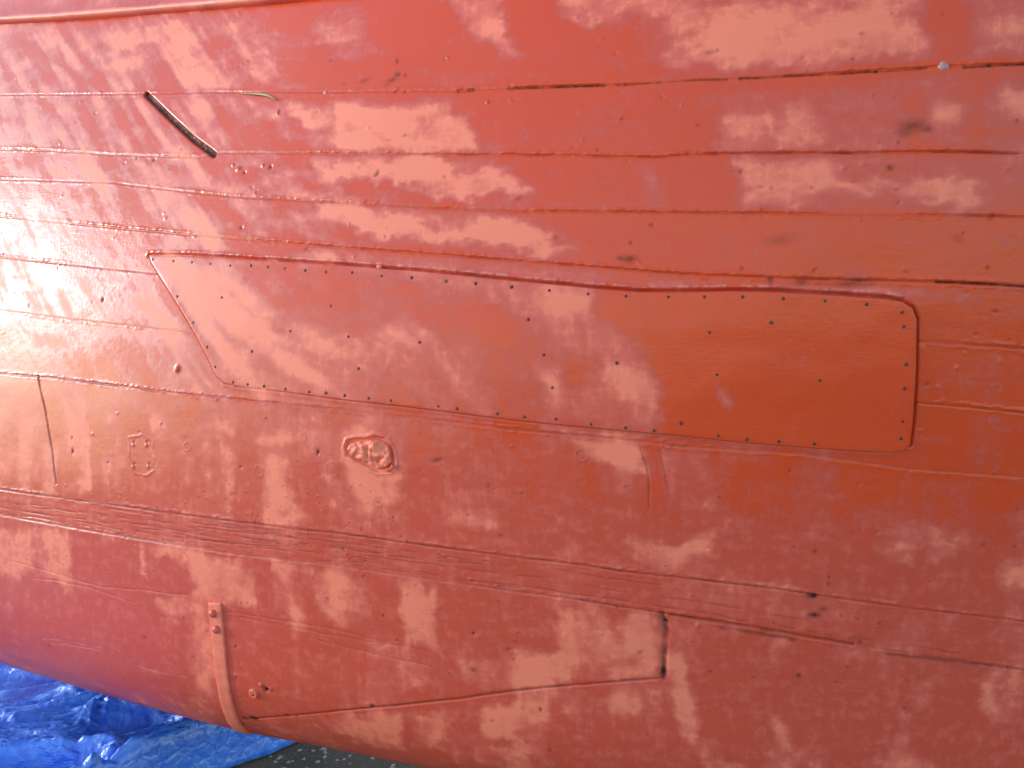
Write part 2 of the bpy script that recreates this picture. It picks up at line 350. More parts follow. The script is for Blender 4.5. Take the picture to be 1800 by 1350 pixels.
 (.78,.012,.03,.6,[(985,1065),(1150,1080),(1155,1185),(1050,1200),(985,1160)]), (.28,.012,.03,.5,ell(1085,1085,20,16)), (.3,.012,.03,.5,ell(1095,1165,30,14)),
 (.95,.008,.012,.3,[(850,1240),(915,1237),(908,1270),(900,1298),(870,1298),(850,1288)]), (.78,.012,.03,.5,[(930,1240),(960,1238),(965,1270),(935,1270)]),
 (.82,.012,.03,.5,[(720,1252),(785,1250),(780,1320),(740,1310)]), (.80,.012,.03,.5,[(590,1258),(700,1252),(712,1320),(640,1300),(590,1285)]), (.78,.012,.03,.5,ell(1090,1235,34,18)),
 (.22,.02,.04,.5,[(960,1270),(1165,1250),(1170,1360),(980,1360)]), (.7,.014,.03,.5,[(870,1310),(930,1310),(935,1360),(880,1360)]),
 (.90,.008,.02,.5,[(1170,1150),(1200,1150),(1218,1220),(1222,1310),(1195,1300),(1180,1230)]), (.10,.02,.03,.5,[(1228,1110),(1340,1130),(1400,1200),(1340,1340),(1240,1340)]),
 (.20,.03,.05,.5,[(1390,1130),(1560,1170),(1560,1300),(1400,1290)]),
 (.92,.010,.02,.4,[(1350,1255),(1372,1262),(1388,1270),(1392,1318),(1372,1300),(1355,1280)]), (.78,.012,.03,.5,[(1610,1195),(1640,1190),(1640,1260),(1612,1255)]),
 (.85,.010,.02,.5,[(1712,1195),(1745,1188),(1738,1225),(1745,1250),(1715,1255)]), (.82,.012,.03,.5,[(1520,1325),(1650,1330),(1650,1370),(1530,1370)]), (.20,.03,.04,.5,[(1640,1260),(1820,1260),(1820,1370),(1660,1370)]),
]
PLATE_PATCHES = [
 (.44,.02,.04,.7,[(260,440),(1620,515),(1620,800),(380,680)]),
 (.00,.012,.03,.08,[(1040,500),(1625,505),(1625,805),(1165,775),(1158,700),(1140,640),(1085,565),(1050,560)]),
 (.04,.014,.04,.25,[(417,462),(600,472),(720,490),(800,530),(900,560),(905,600),(820,590),(700,560),(640,585),(560,580),(505,580),(480,525)]),
 (.42,.014,.02,.4,[(450,478),(475,485),(510,520),(490,520)]), (.42,.014,.03,.5,[(640,500),(700,505),(760,550),(690,545)]),
 (.90,.014,.03,.4,[(262,448),(330,462),(395,475),(428,500),(455,545),(495,590),(560,675),(440,672),(392,655),(370,600),(330,540),(295,495)]),
 (.15,.012,.02,.3,[(385,505),(420,515),(450,560),(415,545)]), (.3,.02,.03,.3,[(440,630),(480,625),(500,680),(450,675)]),
 (.70,.02,.04,.5,[(780,492),(900,500),(1035,512),(1040,555),(990,570),(930,540),(830,520)]), (.88,.012,.03,.4,[(960,505),(1035,512),(1038,545),(985,545)]),
 (.06,.014,.03,.3,[(830,560),(885,560),(890,610),(840,600)]), (.08,.014,.03,.3,[(910,590),(960,610),(985,640),(930,630)]),
 (.62,.02,.04,.5,[(960,570),(1080,570),(1140,640),(1160,740),(1060,720),(980,700),(940,640)]), (.82,.014,.03,.4,[(945,645),(980,650),(995,700),(970,712),(950,680)]), (.8,.014,.03,.5,[(1060,645),(1135,650),(1150,700),(1090,700)]),
 (.05,.02,.03,.3,[(990,620),(1050,630),(1040,690),(1000,690)]), (.5,.02,.03,.5,[(1085,570),(1120,575),(1140,610),(1110,620)]),
 (.85,.010,.015,.3,[(1256,682),(1275,690),(1292,712),(1280,722),(1262,705)]), (.22,.02,.03,.3,ell(1488,585,24,12)), (.26,.02,.04,.3,[(1545,715),(1602,690),(1600,745),(1560,735)]),
]
PATCHY = fbm(SS * 16, TT * 34, 55, 4)
def apply_patches(lst, D):
    for v, soft, warp, keep, pts in lst:
        i, j, m = poly_mask(stl(pts), soft * 1.75 + .003, warp * 1.4)
        m = m * (.84 + .16 * sm(.35, .6, PATCHY[i, j])) * (.92 if v > .6 else 1.0)
        tex = D[i, j] - .42
        D[i, j] = D[i, j] * (1 - m) + m * (v + (.12 + keep) * .9 * tex)
DETAIL = DRY.copy()
apply_patches(PATCHES, DRY)
sm_ = sm(.7, 1.7, SS) * (1 - sm(-.10, .22, TT)); ang2 = .35 + .45 * sm(.8, 2.3, SS)
d2 = fbm((SS * np.cos(ang2) + TT * np.sin(ang2)) * 30 + 7, (SS * -np.sin(ang2) + TT * np.cos(ang2)) * 3.5, 62, 4)
STREAK = sm_ * 1.25 * (d2 - .5); DRY += STREAK * (.45 + .55 * sm(1.3, 2.1, SS))
lowz = sm(.12, .46, TT + .13 * (SS - .3)) ; lo = np.minimum(DRY, .40); DRY += lowz * .95 * (.40 - lo)      # low wet paint lifted to rose, partly painting in its mauve reflections
PD = DETAIL.copy(); PD = .42 + .5 * (PD - .42); apply_patches(PLATE_PATCHES, PD); PD += .8 * STREAK

# seams: (points, half width m, depth m, darkness, ridge height, extra)
SEAMS = {
 'a': [(-60,167),(0,167),(250,165),(380,162),(560,163),(800,160),(900,155),(1100,149),(1200,142),(1450,130),(1640,118),(1800,113),(1900,109)],
 'b': [(-60,258),(0,262),(100,265),(200,272),(350,276),(390,268),(600,270),(800,272),(1150,277),(1300,269),(1500,269),(1650,267),(1800,270),(1900,272)],
 'c': [(-60,310),(0,315),(200,322),(400,345),(600,357),(800,367),(900,372),(1100,373),(1400,376),(1800,382),(1900,384)],
 'd': [(-60,374),(0,380),(200,400),(400,418),(600,435),(900,458),(1200,482),(1400,490),(1650,496),(1800,503),(1900,507)],
 'e': [(-60,445),(0,452),(150,468),(280,482),(600,520),(1000,560),(1610,600),(1800,612),(1900,618)],
 'f': [(-60,538),(0,545),(130,562),(330,583),(600,610),(1000,650),(1610,708),(1700,715),(1800,727),(1900,735)],
 'g': [(-60,650),(0,657),(100,665),(300,690),(600,720),(740,735),(900,755),(1060,768),(1200,785),(1400,798),(1600,824),(1800,840),(1900,848)],
 'h': [(-60,851),(0,860),(200,887),(400,915),(600,938),(850,972),(1000,990),(1100,1005),(1200,1016),(1350,1033),(1500,1055),(1650,1075),(1800,1092),(1900,1104)],
 'i': [(-60,895),(0,905),(200,940),(400,972),(600,995),(800,1025),(1000,1052),(1170,1078),(1300,1100),(1500,1133),(1800,1178),(1900,1194)],
}
seam_st = {k: stl(v) for k, v in SEAMS.items()}
for k, p in seam_st.items():      # run the seams on past the frame
    a = p[0] + (p[0] - p[2]) / np.hypot(*(p[0] - p[2])) * 1.5; b = p[-1] + (p[-1] - p[-3]) / np.hypot(*(p[-1] - p[-3])) * 1.0
    seam_st[k] = np.vstack([[a], p, [b]])
offs = dict(a=.0012, b=-.0008, c=.0006, d=-.0008, e=.0008, f=-.0006, g=.0010, h=-.0012, i=.0010)
along = fbm(S1D * 6, T1D + 3.3, 71, 3)
for n, (k, p) in enumerate(seam_st.items()):
    p = p[np.argsort(p[:, 0])]
    tline = np.interp(sa, p[:, 0], p[:, 1]).astype(np.float32)[:, None] + 0.0009 * (fbm(S1D * 30, T1D, 90 + n, 3) - .5) * 2
    H += offs[k] * sm(-.003, .003, TT - tline)
    J = sl(tline.min() - .04, tline.max() + .04, ta); S_, T_ = SS[:, J], TT[:, J]; d = T_ - tline
    mod = fbm(S1D * 14 + 9 * n, T1D + n, 80 + n, 4); slow = sm(.30, .62, fbm(S1D * 2.2 + 5 * n, T1D + 2 * n, 140 + n, 3))
    H[:, J] -= .0023 * np.exp(-(d / .0028) ** 2) * (.25 + 1.0 * mod) * (.35 + .65 * slow)
    bead = fbm(S_ * 75, T_ * 150, 100 + n, 3)
    H[:, J] += .0019 * np.exp(-((d + .006) / .0045) ** 2) * np.clip(bead * 2.4 - .8, 0, 1) * slow
    H[:, J] += .0010 * np.exp(-((d - .006) / .004) ** 2) * np.clip(bead * 2.2 - .9, 0, 1)
    GRIME_SHADE[:, J] += .38 * np.exp(-(d / .0024) ** 2) * sm(.50, .68, mod) * (.4 + .6 * slow)
    PALE[:, J] += .60 * np.exp(-((d + .002) / .0024) ** 2) * sm(.48, .6, mod) * sm(1.9, 2.5, S1D) * (.3 + .7 * bead)
    GRIME_SHADE[:, J] += .20 * np.exp(-((d - .0005) / .0021) ** 2) * (.55 + .9 * fbm(S_ * 110, T_ * 40, 180 + n, 2))
    DRY[:, J] -= (.22 - .20 * lowz[:, J]) * np.exp(-((d - .003) / .011) ** 2) * (1 - sm(2.0, 2.6, S1D)) * (.4 + slow)
def band_line(pts, half, depth, gr, lump=.5, pale=0., warp=.004, seed=0, wet=0.):
    P = stl(pts); pad = half * 4 + .012; a, b = P.min(0) - pad, P.max(0) + pad
    I, J = sl(a[0], b[0], sa), sl(a[1], b[1], ta); D = line_dist(P, pad, warp)[I, J]
    m = np.exp(-(D / half) ** 2); md = fbm(SS[I, J] * 25 + seed, TT[I, J] * 25, 130 + seed, 3)
    H[I, J] -= depth * m * (1 - lump + 2 * lump * md)
    GRIME_SHADE[I, J] += gr * m * sm(.3, .6, md + .1); PALE[I, J] += pale * m * sm(.4, .6, md)
    DRY[I, J] -= wet * np.exp(-(D / (half * 3)) ** 2)
# open weathered stretches of seam
band_line([(895,155),(960,154),(1040,151),(1100,149)], 0.0038, .0025, .8, .5, seed=1)
band_line([(1100,149),(1200,142),(1280,139)], .0026, .002, .65, .5, seed=2)
band_line([(1300,138),(1450,130),(1540,127)], .0028, .002, .95, .5, seed=3)
band_line([(1540,127),(1630,121)], .0024, .002, .7, .5, seed=4)
band_line([(1695,119),(1790,113),(1900,110)], .0028, .002, .9, .5, seed=5)
band_line([(806,160),(832,158)], .005, .002, 1.2, .3, seed=6)
band_line([(695,162),(714,161)], .003, .002, 1.0, .3, seed=7)
band_line([(1645,495),(1720,498),(1800,503),(1880,506)], .0022, .003, 1.0, .4, seed=8)
band_line([(1200,268),(1330,271),(1500,270)], .0018, .001, .35, .5, seed=9)
band_line([(1640,267),(1790,271)], .0018, .001, .45, .5, seed=10)
# butts
BUTT = stl([(257,166),(300,208),(340,245),(376,272)])
Db = line_dist(BUTT, .06, .001); mb = sm(.0130, .0060, Db); H -= .009 * mb; GRIME_SHADE += 1.1 * mb * (.75 + .5 * fbm(SS * 40, TT * 40, 77, 3))
band_line([(22,60),(60,85),(115,120),(183,162)], .006, .0001, .10, .3, seed=11, wet=.25)
band_line([(68,660),(80,720),(92,790),(100,850)], .0030, .0035, .5, .3, warp=.002, seed=12, pale=.3)
band_line([(1126,787),(1136,820),(1141,850),(1142,895)], .0022, .0012, .35, .4, seed=13)
band_line([(1160,790),(1172,850),(1185,880)], .0022, .0008, .2, .4, seed=14)
band_line([(1165,1080),(1172,1110),(1168,1150),(1166,1192)], .007, .0055, .75, .5, pale=.2, seed=15, wet=.2)
band_line([(1180,1082),(1240,1090),(1300,1098),(1400,1116),(1500,1132)], .004, .003, .35, .6, seed=16, wet=.2)
band_line([(1270,1104),(1330,1112),(1400,1126)], .006, .001, .6, .8, seed=17)
band_line([(1560,1150),(1640,1158),(1700,1166),(1790,1176)], .005, .001, .55, .9, seed=18)
band_line([(1165,1192),(1000,1205),(900,1215),(850,1222),(700,1240),(600,1248),(500,1258),(432,1264)], .0032, .0035, .45, .4, seed=19, wet=.15)
for k, (a, b, y0, y1, y2) in enumerate([(400,770,1075,1105,1150),(420,700,1085,1112,1135),(560,760,1125,1150,1172),(20,330,985,1030,1045),(60,240,1015,1030,1060)]):
    band_line([(a,y0),((a+b)/2,y1),(b,y2)], .0022, .0010, .14, .5, warp=.008, seed=20 + k)
# checks and grain in the timber between the two lowest long seams
h_, i_ = seam_st['h'], seam_st['i']
th = np.interp(sa, h_[np.argsort(h_[:, 0]), 0], h_[np.argsort(h_[:, 0]), 1]); ti = np.interp(sa, i_[np.argsort(i_[:, 0]), 0], i_[np.argsort(i_[:, 0]), 1])
for k in range(11):
    f = (k + .6) / 11.5; a0 = rng.uniform(-.4, 1.6); a1 = a0 + rng.uniform(1.2, 2.4)
    tl = (th * (1 - f) + ti * f)[:, None] + .008 * (fbm(S1D * 5, T1D + k, 200 + k, 4) - .5) * 2
    fade = sm(a0, a0 + .2, S1D) * (1 - sm(a1 - .2, a1, S1D)); md = fbm(S1D * 18, T1D + k, 220 + k, 4)
    g = np.exp(-((TT - tl) / .0019) ** 2) * fade * sm(.42, .56, md)
    H -= .0009 * g; GRIME_SHADE += .40 * g
band = (TT > th[:, None]) & (TT < ti[:, None]); H += band * .0007 * (fbm(SS * 12, TT * 140, 240, 3) - .5)
# dents, pits, plug rings, weeps of filler
def blob(px, py, r, h, gr=0., pale=0., asp=1., ang=0., warp=0.):
    global H, GRIME_SHADE, PALE
    s0, t0 = st(px, py); R = r * 3 * max(1, asp)
    i = sl(s0 - R, s0 + R, sa); j = sl(t0 - R, t0 + R, ta)
    x = SS[i, j] - s0 + warp * WS[i, j]; y = TT[i, j] - t0 + warp * WT[i, j]; c, s_ = math.cos(ang), math.sin(ang)
    u = (x * c + y * s_) / asp; v = -x * s_ + y * c; m = np.exp(-(u * u + v * v) / r ** 2)
    H[i, j] += h * m; GRIME_SHADE[i, j] += gr * m; PALE[i, j] += pale * m
def ring(px, py, R, wd, h, gr=0.):
    global H, GRIME_SHADE
    s0, t0 = st(px, py); i = sl(s0 - R * 1.6, s0 + R * 1.6, sa); j = sl(t0 - R * 1.6, t0 + R * 1.6, ta)
    m = np.exp(-((np.hypot(SS[i, j] - s0, TT[i, j] - t0) - R) / wd) ** 2); H[i, j] += h * m; GRIME_SHADE[i, j] += gr * m
for (x, y, r, h, g, asp, an) in [
 (700,130,.008,-.001,.75,1.2,0),(690,140,.007,-.001,.6,2.5,.1),(640,142,.006,0,.6,2.6,.15),(698,108,.005,0,.75,1.6,-1.2),(712,132,.005,0,.6,1,0),(680,150,.004,0,.4,2,0),(605,148,.004,0,.45,2,0),
 (1248,92,.005,-.001,.6,2.4,0),(1262,88,.004,-.001,.5,1,0),(1499,104,.004,-.001,.55,1,0),(858,180,.004,.003,.5,1,0),(1585,5,.005,0,.3,1,0),(712,238,.004,-.001,.5,1.6,.3),
 (662,307,.005,-.002,.8,1.8,.4),(782,311,.004,-.001,.5,1.4,0),(745,332,.006,0,.35,1.2,0),(840,320,.008,0,.28,2.2,0),(912,350,.004,-.001,.45,2.5,.3),(640,472,.006,0,.2,2,0),
 (1108,455,.009,-.001,.75,1.9,0),(1090,453,.006,0,.5,1.5,0),(1354,493,.009,-.001,.7,.8,0),(1410,495,.009,-.001,.55,1.9,0),(1495,495,.012,.001,.5,3,.05),(1610,220,.014,-.001,.55,2.2,0),(1590,232,.012,0,.4,1.5,0),(1630,228,.006,0,.5,1.5,0),
 (1565,295,.007,0,.4,1.4,0),(1335,328,.004,0,.4,2,0),(1355,330,.004,0,.4,1,0),(1745,378,.006,-.001,.5,1,0),(1685,420,.009,0,.3,1.3,-.4),(1370,422,.012,0,.28,2.5,.1),(1580,250,.004,-.001,.5,1,0),(1740,385,.005,0,.4,1,0),
 (489,198,.007,.004,.5,.6,0),(475,293,.006,-.003,1.1,1,.5),(462,290,.005,.003,.3,1,0),(420,297,.006,.003,.6,1.6,.3),(430,303,.005,-.003,.9,1,0),(410,290,.004,.003,.3,1,0),(270,281,.006,-.002,.8,1.2,.3),(240,278,.004,-.002,.8,1,0),(297,297,.005,0,.6,1.6,.3),(500,308,.004,0,.5,1,0),(545,295,.004,0,.5,1,0),
 (55,263,.004,-.001,.7,1,0),(262,105,.005,0,.25,2,0),(270,223,.004,0,.4,1,0),(425,400,.005,-.002,.8,1.2,0),(540,437,.005,-.001,.6,1.5,0),
 (181,527,.006,-.003,.9,1,0),(128,793,.008,-.004,1.0,.6,0),(127,770,.006,-.002,.5,.7,0),(207,727,.004,.002,.3,1,0),(190,813,.004,-.002,.7,1,0),(283,745,.004,.002,.2,1,0),(325,765,.006,0,.4,1.5,0),(560,795,.007,-.004,1.0,.6,0),(423,821,.004,-.002,.9,1,0),(285,746,.003,-.001,.6,1,0),
 (313,649,.009,.003,.1,1,0),(375,645,.0,.0,0,1,0) if False else (313,649,.009,.003,.1,1,0),
 (770,810,.006,-.002,.5,2.4,.2),(860,855,.007,-.001,.4,.8,0),(832,833,.004,0,.3,1,0),(700,970,.004,0,.3,1,0),(822,905,.004,0,.5,1,0),(880,940,.004,0,.5,1.5,0),(673,1083,.005,-.002,.7,.6,0),(698,1125,.004,-.001,.5,1,0),(833,1113,.004,-.002,.9,1,0),(876,1056,.004,0,.5,1,0),(1085,1068,.004,0,.4,1,0),(833,1178,.006,-.001,.7,1.6,0),(890,1140,.005,0,.35,1,0),(1125,1147,.006,-.001,.4,1.6,.4),
 (950,1248,.006,-.002,.85,.7,0),(865,1266,.004,-.001,.5,1.6,0),(967,1318,.005,-.001,.6,1,0),(655,1241,.005,-.003,1.2,1.6,.4),(925,1305,.004,0,.4,1,0),(1138,1290,.004,0,.5,1,0),
 (1428,1048,.006,-.005,1.6,1.8,.05),(1457,1015,.004,-.001,.8,.5,0),(1456,1026,.004,-.001,.9,.6,0),(1433,970,.006,-.001,.55,1,0),(1395,960,.005,0,.35,1,0),(1432,1081,.007,-.001,1.0,2.2,.05),(1447,1071,.006,-.001,.6,1.6,0),(1478,1082,.004,0,.6,1,0),(1508,1088,.005,0,.6,1,0),(1545,1095,.004,0,.5,1,0),(1404,1188,.006,-.001,.8,1,0),(1500,1117,.008,.002,.3,2,.2),(1512,1128,.005,-.001,.7,1,0),(1249,1180,.004,-.001,.6,1,0),(1328,1030,.005,.001,.5,1,0),
 (1228,1098,.006,.004,0,1,0),(1166,1180,.009,-.003,1.0,.7,0),(1172,1092,.006,-.004,1.1,.8,0),(430,1262,.008,-.002,.9,1.2,0),(447,1262,.010,-.001,1.3,1.4,0),(425,1272,.007,-.001,1.1,1.2,0),(505,1256,.005,-.001,.8,1.4,0),(523,1258,.004,-.001,.7,1,0),
 (414,1137,.005,-.003,.9,.6,.2),(365,1110,.004,-.002,.5,1,0),(342,1155,.004,-.002,.7,.6,0),(343,1158,.004,.002,.2,1,0),(414,1187,.005,.003,.2,1,0),(421,1222,.004,.003,.3,1,0),(424,1060,.0045,-.001,.45,.8,0),(435,1060,.0045,-.001,.45,.8,0),
 (1195,650,.003,.002,.2,1,0)]:
    blob(x, y, r, h, g, 0, asp, an, .004)
blob(469,1212,.007,-.008,1.3); blob(460,1203,.006,.005,0); blob(478,1210,.006,.003,.1)
# square of filled fastenings
for (x, y) in ((235,782),(258,782),(236,820),(262,820)): blob(x, y, .0055, .0028, .1); blob(x + 1, y - 4, .005, -.002, .6)
sq = stl([(226,768),(250,766),(268,775),(273,800),(272,826),(258,836),(238,832),(228,800),(226,768)])
D = line_dist(sq, .03, .006); H += .0012 * np.exp(-(D / .0035) ** 2) * np.clip(fbm(SS * 60, TT * 60, 301, 2) * 2.6 - .9, 0, 1); GRIME_SHADE += .3 * np.exp(-(D / .003) ** 2) * sm(.5, .7, fbm(SS * 50, TT * 50, 302, 2))
for (x, y, R) in ((532,770,.012),(330,785,.013),(1023,800,.016),(456,828,.016),(585,825,.02),(1172,780,.012),(100,930,.012),(1490,1135,.012)): ring(x, y, R, .0018, .0008, .10)
for q in range(260):
    blob(rng.uniform(0, 1800), rng.uniform(20, 1250), rng.uniform(.0028, .0042), rng.choice([-.0012, .0014, .0010]), rng.choice([0, 0, .25, .5]), 0, rng.uniform(1, 1.8), rng.uniform(-1, 1))
for q in range(160):       # clustered seeds of grit in the lower-left and along the keel strake
    blob(rng.uniform(0, 700), rng.uniform(850, 1010), .0028, rng.choice([.0014, -.0014]), rng.choice([0, .3, .6]))
# scraped run near the turn of the bilge, ridges of brushed filler on the left
for k, pts in enumerate([[(75,1123),(120,1125),(180,1138)],[(90,1130),(150,1137),(200,1148)],[(230,1165),(280,1180),(330,1190)],[(215,480),(150,455),(60,440)]][:3]): band_line(pts, .0018, .0006, 0, .5, pale=.35, warp=.01, seed=40 + k)
# groove left above the plate and lumpy bedding squeezed out along its top edge
PL = [(262,449),(330,450),(430,456),(600,467),(750,479),(900,494),(1050,508),(1130,514),(1200,514),(1290,512),(1370,514),(1480,520),(1560,526),(1585,530),(1602,541),(1610,562),(1609,650),(1604,740),(1599,780),(1590,791),(1570,795),(1510,793),(1400,785),(1300,777),(1200,766),(1100,757),(1000,748),(900,738),(800,725),(700,713),(600,702),(500,689),(420,680),(395,674),(380,662),(368,635),(345,590),(318,545),(290,500),(266,462)]
PLs = stl(PL)
TOP = dens(PLs[:17], .01)
Dt = line_dist(PLs[:14], .05, .002); lump = fbm(SS * 70, TT * 70, 401, 3)
Dt2 = line_dist(PLs[13:19], .05, .002)
H -= .0095 * np.exp(-(np.minimum(Dt, Dt2) / .0068) ** 4) * (1 - .6 * sm(1.8, 2.4, SS))
# bead sits ~7 mm above the edge
bd = np.exp(-((Dt - .0125) / .004) ** 2); up = np.zeros_like(Dt)
pt = PLs[:14][np.argsort(PLs[:14, 0])]; edge_t = np.interp(sa, pt[:, 0], pt[:, 1])[:, None]; up = (TT < edge_t)
bd = bd * up; H += bd * .0028 * np.clip(lump * 2.2 - .45, 0.15, 1); PALE += bd * .35 * sm(.45, .65, lump); GRIME_SHADE += .35 * np.exp(-((Dt - .008) / .003) ** 2) * up * sm(.5, .7, fbm(SS * 20, TT * 60, 402, 3))  # broken dark line above the edge paints the groove's shadow into the colour
Dbm = line_dist(PLs[20:34], .05, .002); H += .0008 * np.exp(-((Dbm - .006) / .006) ** 2)
# hollow round the old fitting
SCAR = [(608,788),(612,776),(625,772),(645,771),(660,766),(675,770),(688,783),(692,800),(694,815),(684,828),(665,828),(645,818),(625,808),(610,800)]
SCs = stl(SCAR); i, j, m = poly_mask(SCs, .005, .006); H[i, j] -= .010 * m
Dsc = line_dist(np.vstack([SCs, SCs[:1]]), .04, .008); H += .0035 * np.exp(-((Dsc - .006) / .005) ** 2) * np.clip(fbm(SS * 30, TT * 30, 501, 2) * 2 - .3, 0, 1)
H += (.0035 * (fbm(SS * 4, TT * 7, 601, 2) - .5) + .0006 * (fbm(SS * 14, TT * 26, 611, 3) - .5))   # unfair planks
i, j, m = poly_mask(PLs, .02, 0); H[i, j] -= .010 * np.clip((m - .5) * 2, 0, 1)      # the hull is hollowed a little under the plate
GRIME_SHADE = np.clip(GRIME_SHADE, 0, 1.3); PALE = np.clip(PALE, 0, 1); DRY = np.clip(DRY, -.2, 1.15)

V = P_(SS, TT, H)
hull_me = grid_mesh('planking', V)
STV = np.stack([SS, TT, np.zeros_like(SS)], -1)
for nm, a in (('dry', DRY), ('grime_shade', GRIME_SHADE), ('pale', PALE)): attr(hull_me, nm, a.ravel())
attr(hull_me, 'st', STV.reshape(-1, 3))
link('planking', hull_me, PAINT, boat)
def gs(A, s, t):      # sample a map at (s,t)
    a = np.interp(s, sa, np.arange(len(sa))); b = np.interp(t, ta, np.arange(len(ta)))
    i = np.clip(a.astype(int), 0, len(sa) - 2); j = np.clip(b.astype(int), 0, len(ta) - 2); u = a - i; v = b - j
    return (A[i, j] * (1 - u) + A[i + 1, j] * u) * (1 - v) + (A[i, j + 1] * (1 - u) + A[i + 1, j + 1] * u) * v
def from_pydata(name, V, F, s, t, dry, parent, m=PAINT, grime_shade=None, pale=None, smooth_=True):
    me = bpy.data.meshes.new(name); me.from_pydata([tuple(v) for v in V], [], F); me.update()
    attr(me, 'dry', dry); attr(me, 'grime_shade', grime_shade if grime_shade is not None else np.zeros(len(V))); attr(me, 'pale', pale if pale is not None else np.zeros(len(V)))
    attr(me, 'st', np.stack([s, t, np.zeros(len(V))], -1))
    return link(name, me, m, parent, smooth_)

# ------------------------------------------------------------------ patch plate, nailed on
def sheet(name, outline, step, height, edge, parent, dryfn, grfn=None, hfn=None, skirt=.006):
    """a flat sheet lying on the hull inside `outline` (s,t), with a rolled edge and real thickness"""
    B = dens(outline, step, True)
    nrm = np.roll(B, -1, 0) - np.roll(B, 1, 0); nrm = np.stack([nrm[:, 1], -nrm[:, 0]], -1); nrm /= np.linalg.norm(nrm, axis=1, keepdims=True) + 1e-9
    area = np.sum(B[:, 0] * np.roll(B[:, 1], -1) - np.roll(B[:, 0], -1) * B[:, 1])
    if area < 0: nrm = -nrm                                   # outward
    In = B - nrm * edge
    gx = np.arange(B[:, 0].min(), B[:, 0].max(), step * 1.15); gy = np.arange(B[:, 1].min(), B[:, 1].max(), step * 1.15)
    X, Y = np.meshgrid(gx, gy); X = X.ravel(); Y = Y.ravel(); ins = np.zeros(X.shape, bool); D = np.full(X.shape, 9.)
    for a, b in zip(In, np.roll(In, -1, 0)):
        D = np.minimum(D, seg_d(X, Y, a, b))
        if abs(b[1] - a[1]) > 1e-12: ins ^= ((a[1] > Y) != (b[1] > Y)) & (X < (b[0] - a[0]) * (Y - a[1]) / (b[1] - a[1]) + a[0])
    k = ins & (D > step * .6); pts = np.vstack([In, np.stack([X[k], Y[k]], -1)]); n = len(In)
    r = delaunay_2d_cdt([Vector(p) for p in pts], [(q, (q + 1) % n) for q in range(n)], [list(range(n))], 1, 1e-7)
    p2 = np.array([tuple(v) for v in r[0]]); F = [list(f) for f in r[2]]
    orig = r[3]; first = {o: q for q, os in enumerate(orig) for o in os}
    rim = [first[q] for q in range(n)]
    m0 = len(p2); s = list(p2[:, 0]); t = list(p2[:, 1]); h = list(np.full(m0, height))
    rings = [rim]
    for off, hh in ((.35, height - edge * .06), (.8, height - edge * .35), (1.0, height - edge * 1.0), (1.0, -skirt)):
        q0 = len(s); pp = In + nrm * edge * off; s += list(pp[:, 0]); t += list(pp[:, 1]); h += [hh] * n; rings.append(list(range(q0, q0 + n)))
    for a, b in zip(rings[:-1], rings[1:]):
        for q in range(n): F.append([a[q], a[(q + 1) % n], b[(q + 1) % n], b[q]])
    s = np.array(s); t = np.array(t); h = np.array(h)
    if hfn: h = h + hfn(s, t)
    V = P_(s, t, h)
    o = from_pydata(name, V, F, s, t, dryfn(s, t), parent, grime_shade=grfn(s, t) if grfn else None)
    import bmesh
    bm = bmesh.new(); bm.from_mesh(o.data); bmesh.ops.recalc_face_normals(bm, faces=bm.faces)
    f0 = max(bm.faces, key=lambda f: f.calc_area()); sm_ = sum((f.calc_area() * f.normal.dot(Vector(bil(NG, s[f.verts[0].index], t[f.verts[0].index]))) for f in list(bm.faces)[:400]), 0)
    if sm_ < 0: bmesh.ops.reverse_faces(bm, faces=bm.faces)
    bm.to_mesh(o.data); bm.free(); return o
LOW = (.0018 * (fbm(SS * 3, TT * 5, 701, 2) - .5) * 2 + .0012 * (fbm(SS * 9, TT * 12, 711, 2) - .5) * 2).astype(np.float32)
PHT = .0075
plate_h = lambda s, t: gs(LOW, s, t) - .0057 * sm(1.6, 2.2, s)
plate = sheet('patch_plate', PLs, .0065, PHT, .003, boat, lambda s, t: gs(PD, s, t), hfn=plate_h)
plate['label'] = 'thin riveted sheet metal patch with rounded corners, glossy orange red at its right end'
NAILS = [(269,456),(305,459),(338,461),(370,464),(405,467),(442,467),(472,470),(502,472),(538,476),(575,479),(621,480),(673,486),(726,489),(786,495),(838,499),(901,505),(967,511),(1035,517),(1101,521),(1175,522),(1238,522),(1305,522),(1376,525),(1449,529),(1522,535),(1584,549),(1587,574),(1591,640),(1588,682),(1585,740),(1582,770),
 (583,538),(511,582),(443,618),(390,523),(740,602),(614,592),(632,648),(957,624),(1085,638),(972,681),(930,562),(1247,584),(1260,658),(1440,668),(312,521),(340,567),(365,610),(379,645),(410,672),(436,676),(465,679),(503,684),(545,689),(575,691),(608,695),(650,700),(689,704),(772,714),(805,718),(876,727),(923,732),(978,736),(1040,745),(1100,751),(1150,756),(1262,765),(1312,771),(1368,775),(1430,779),(1197,743),(1355,567)]
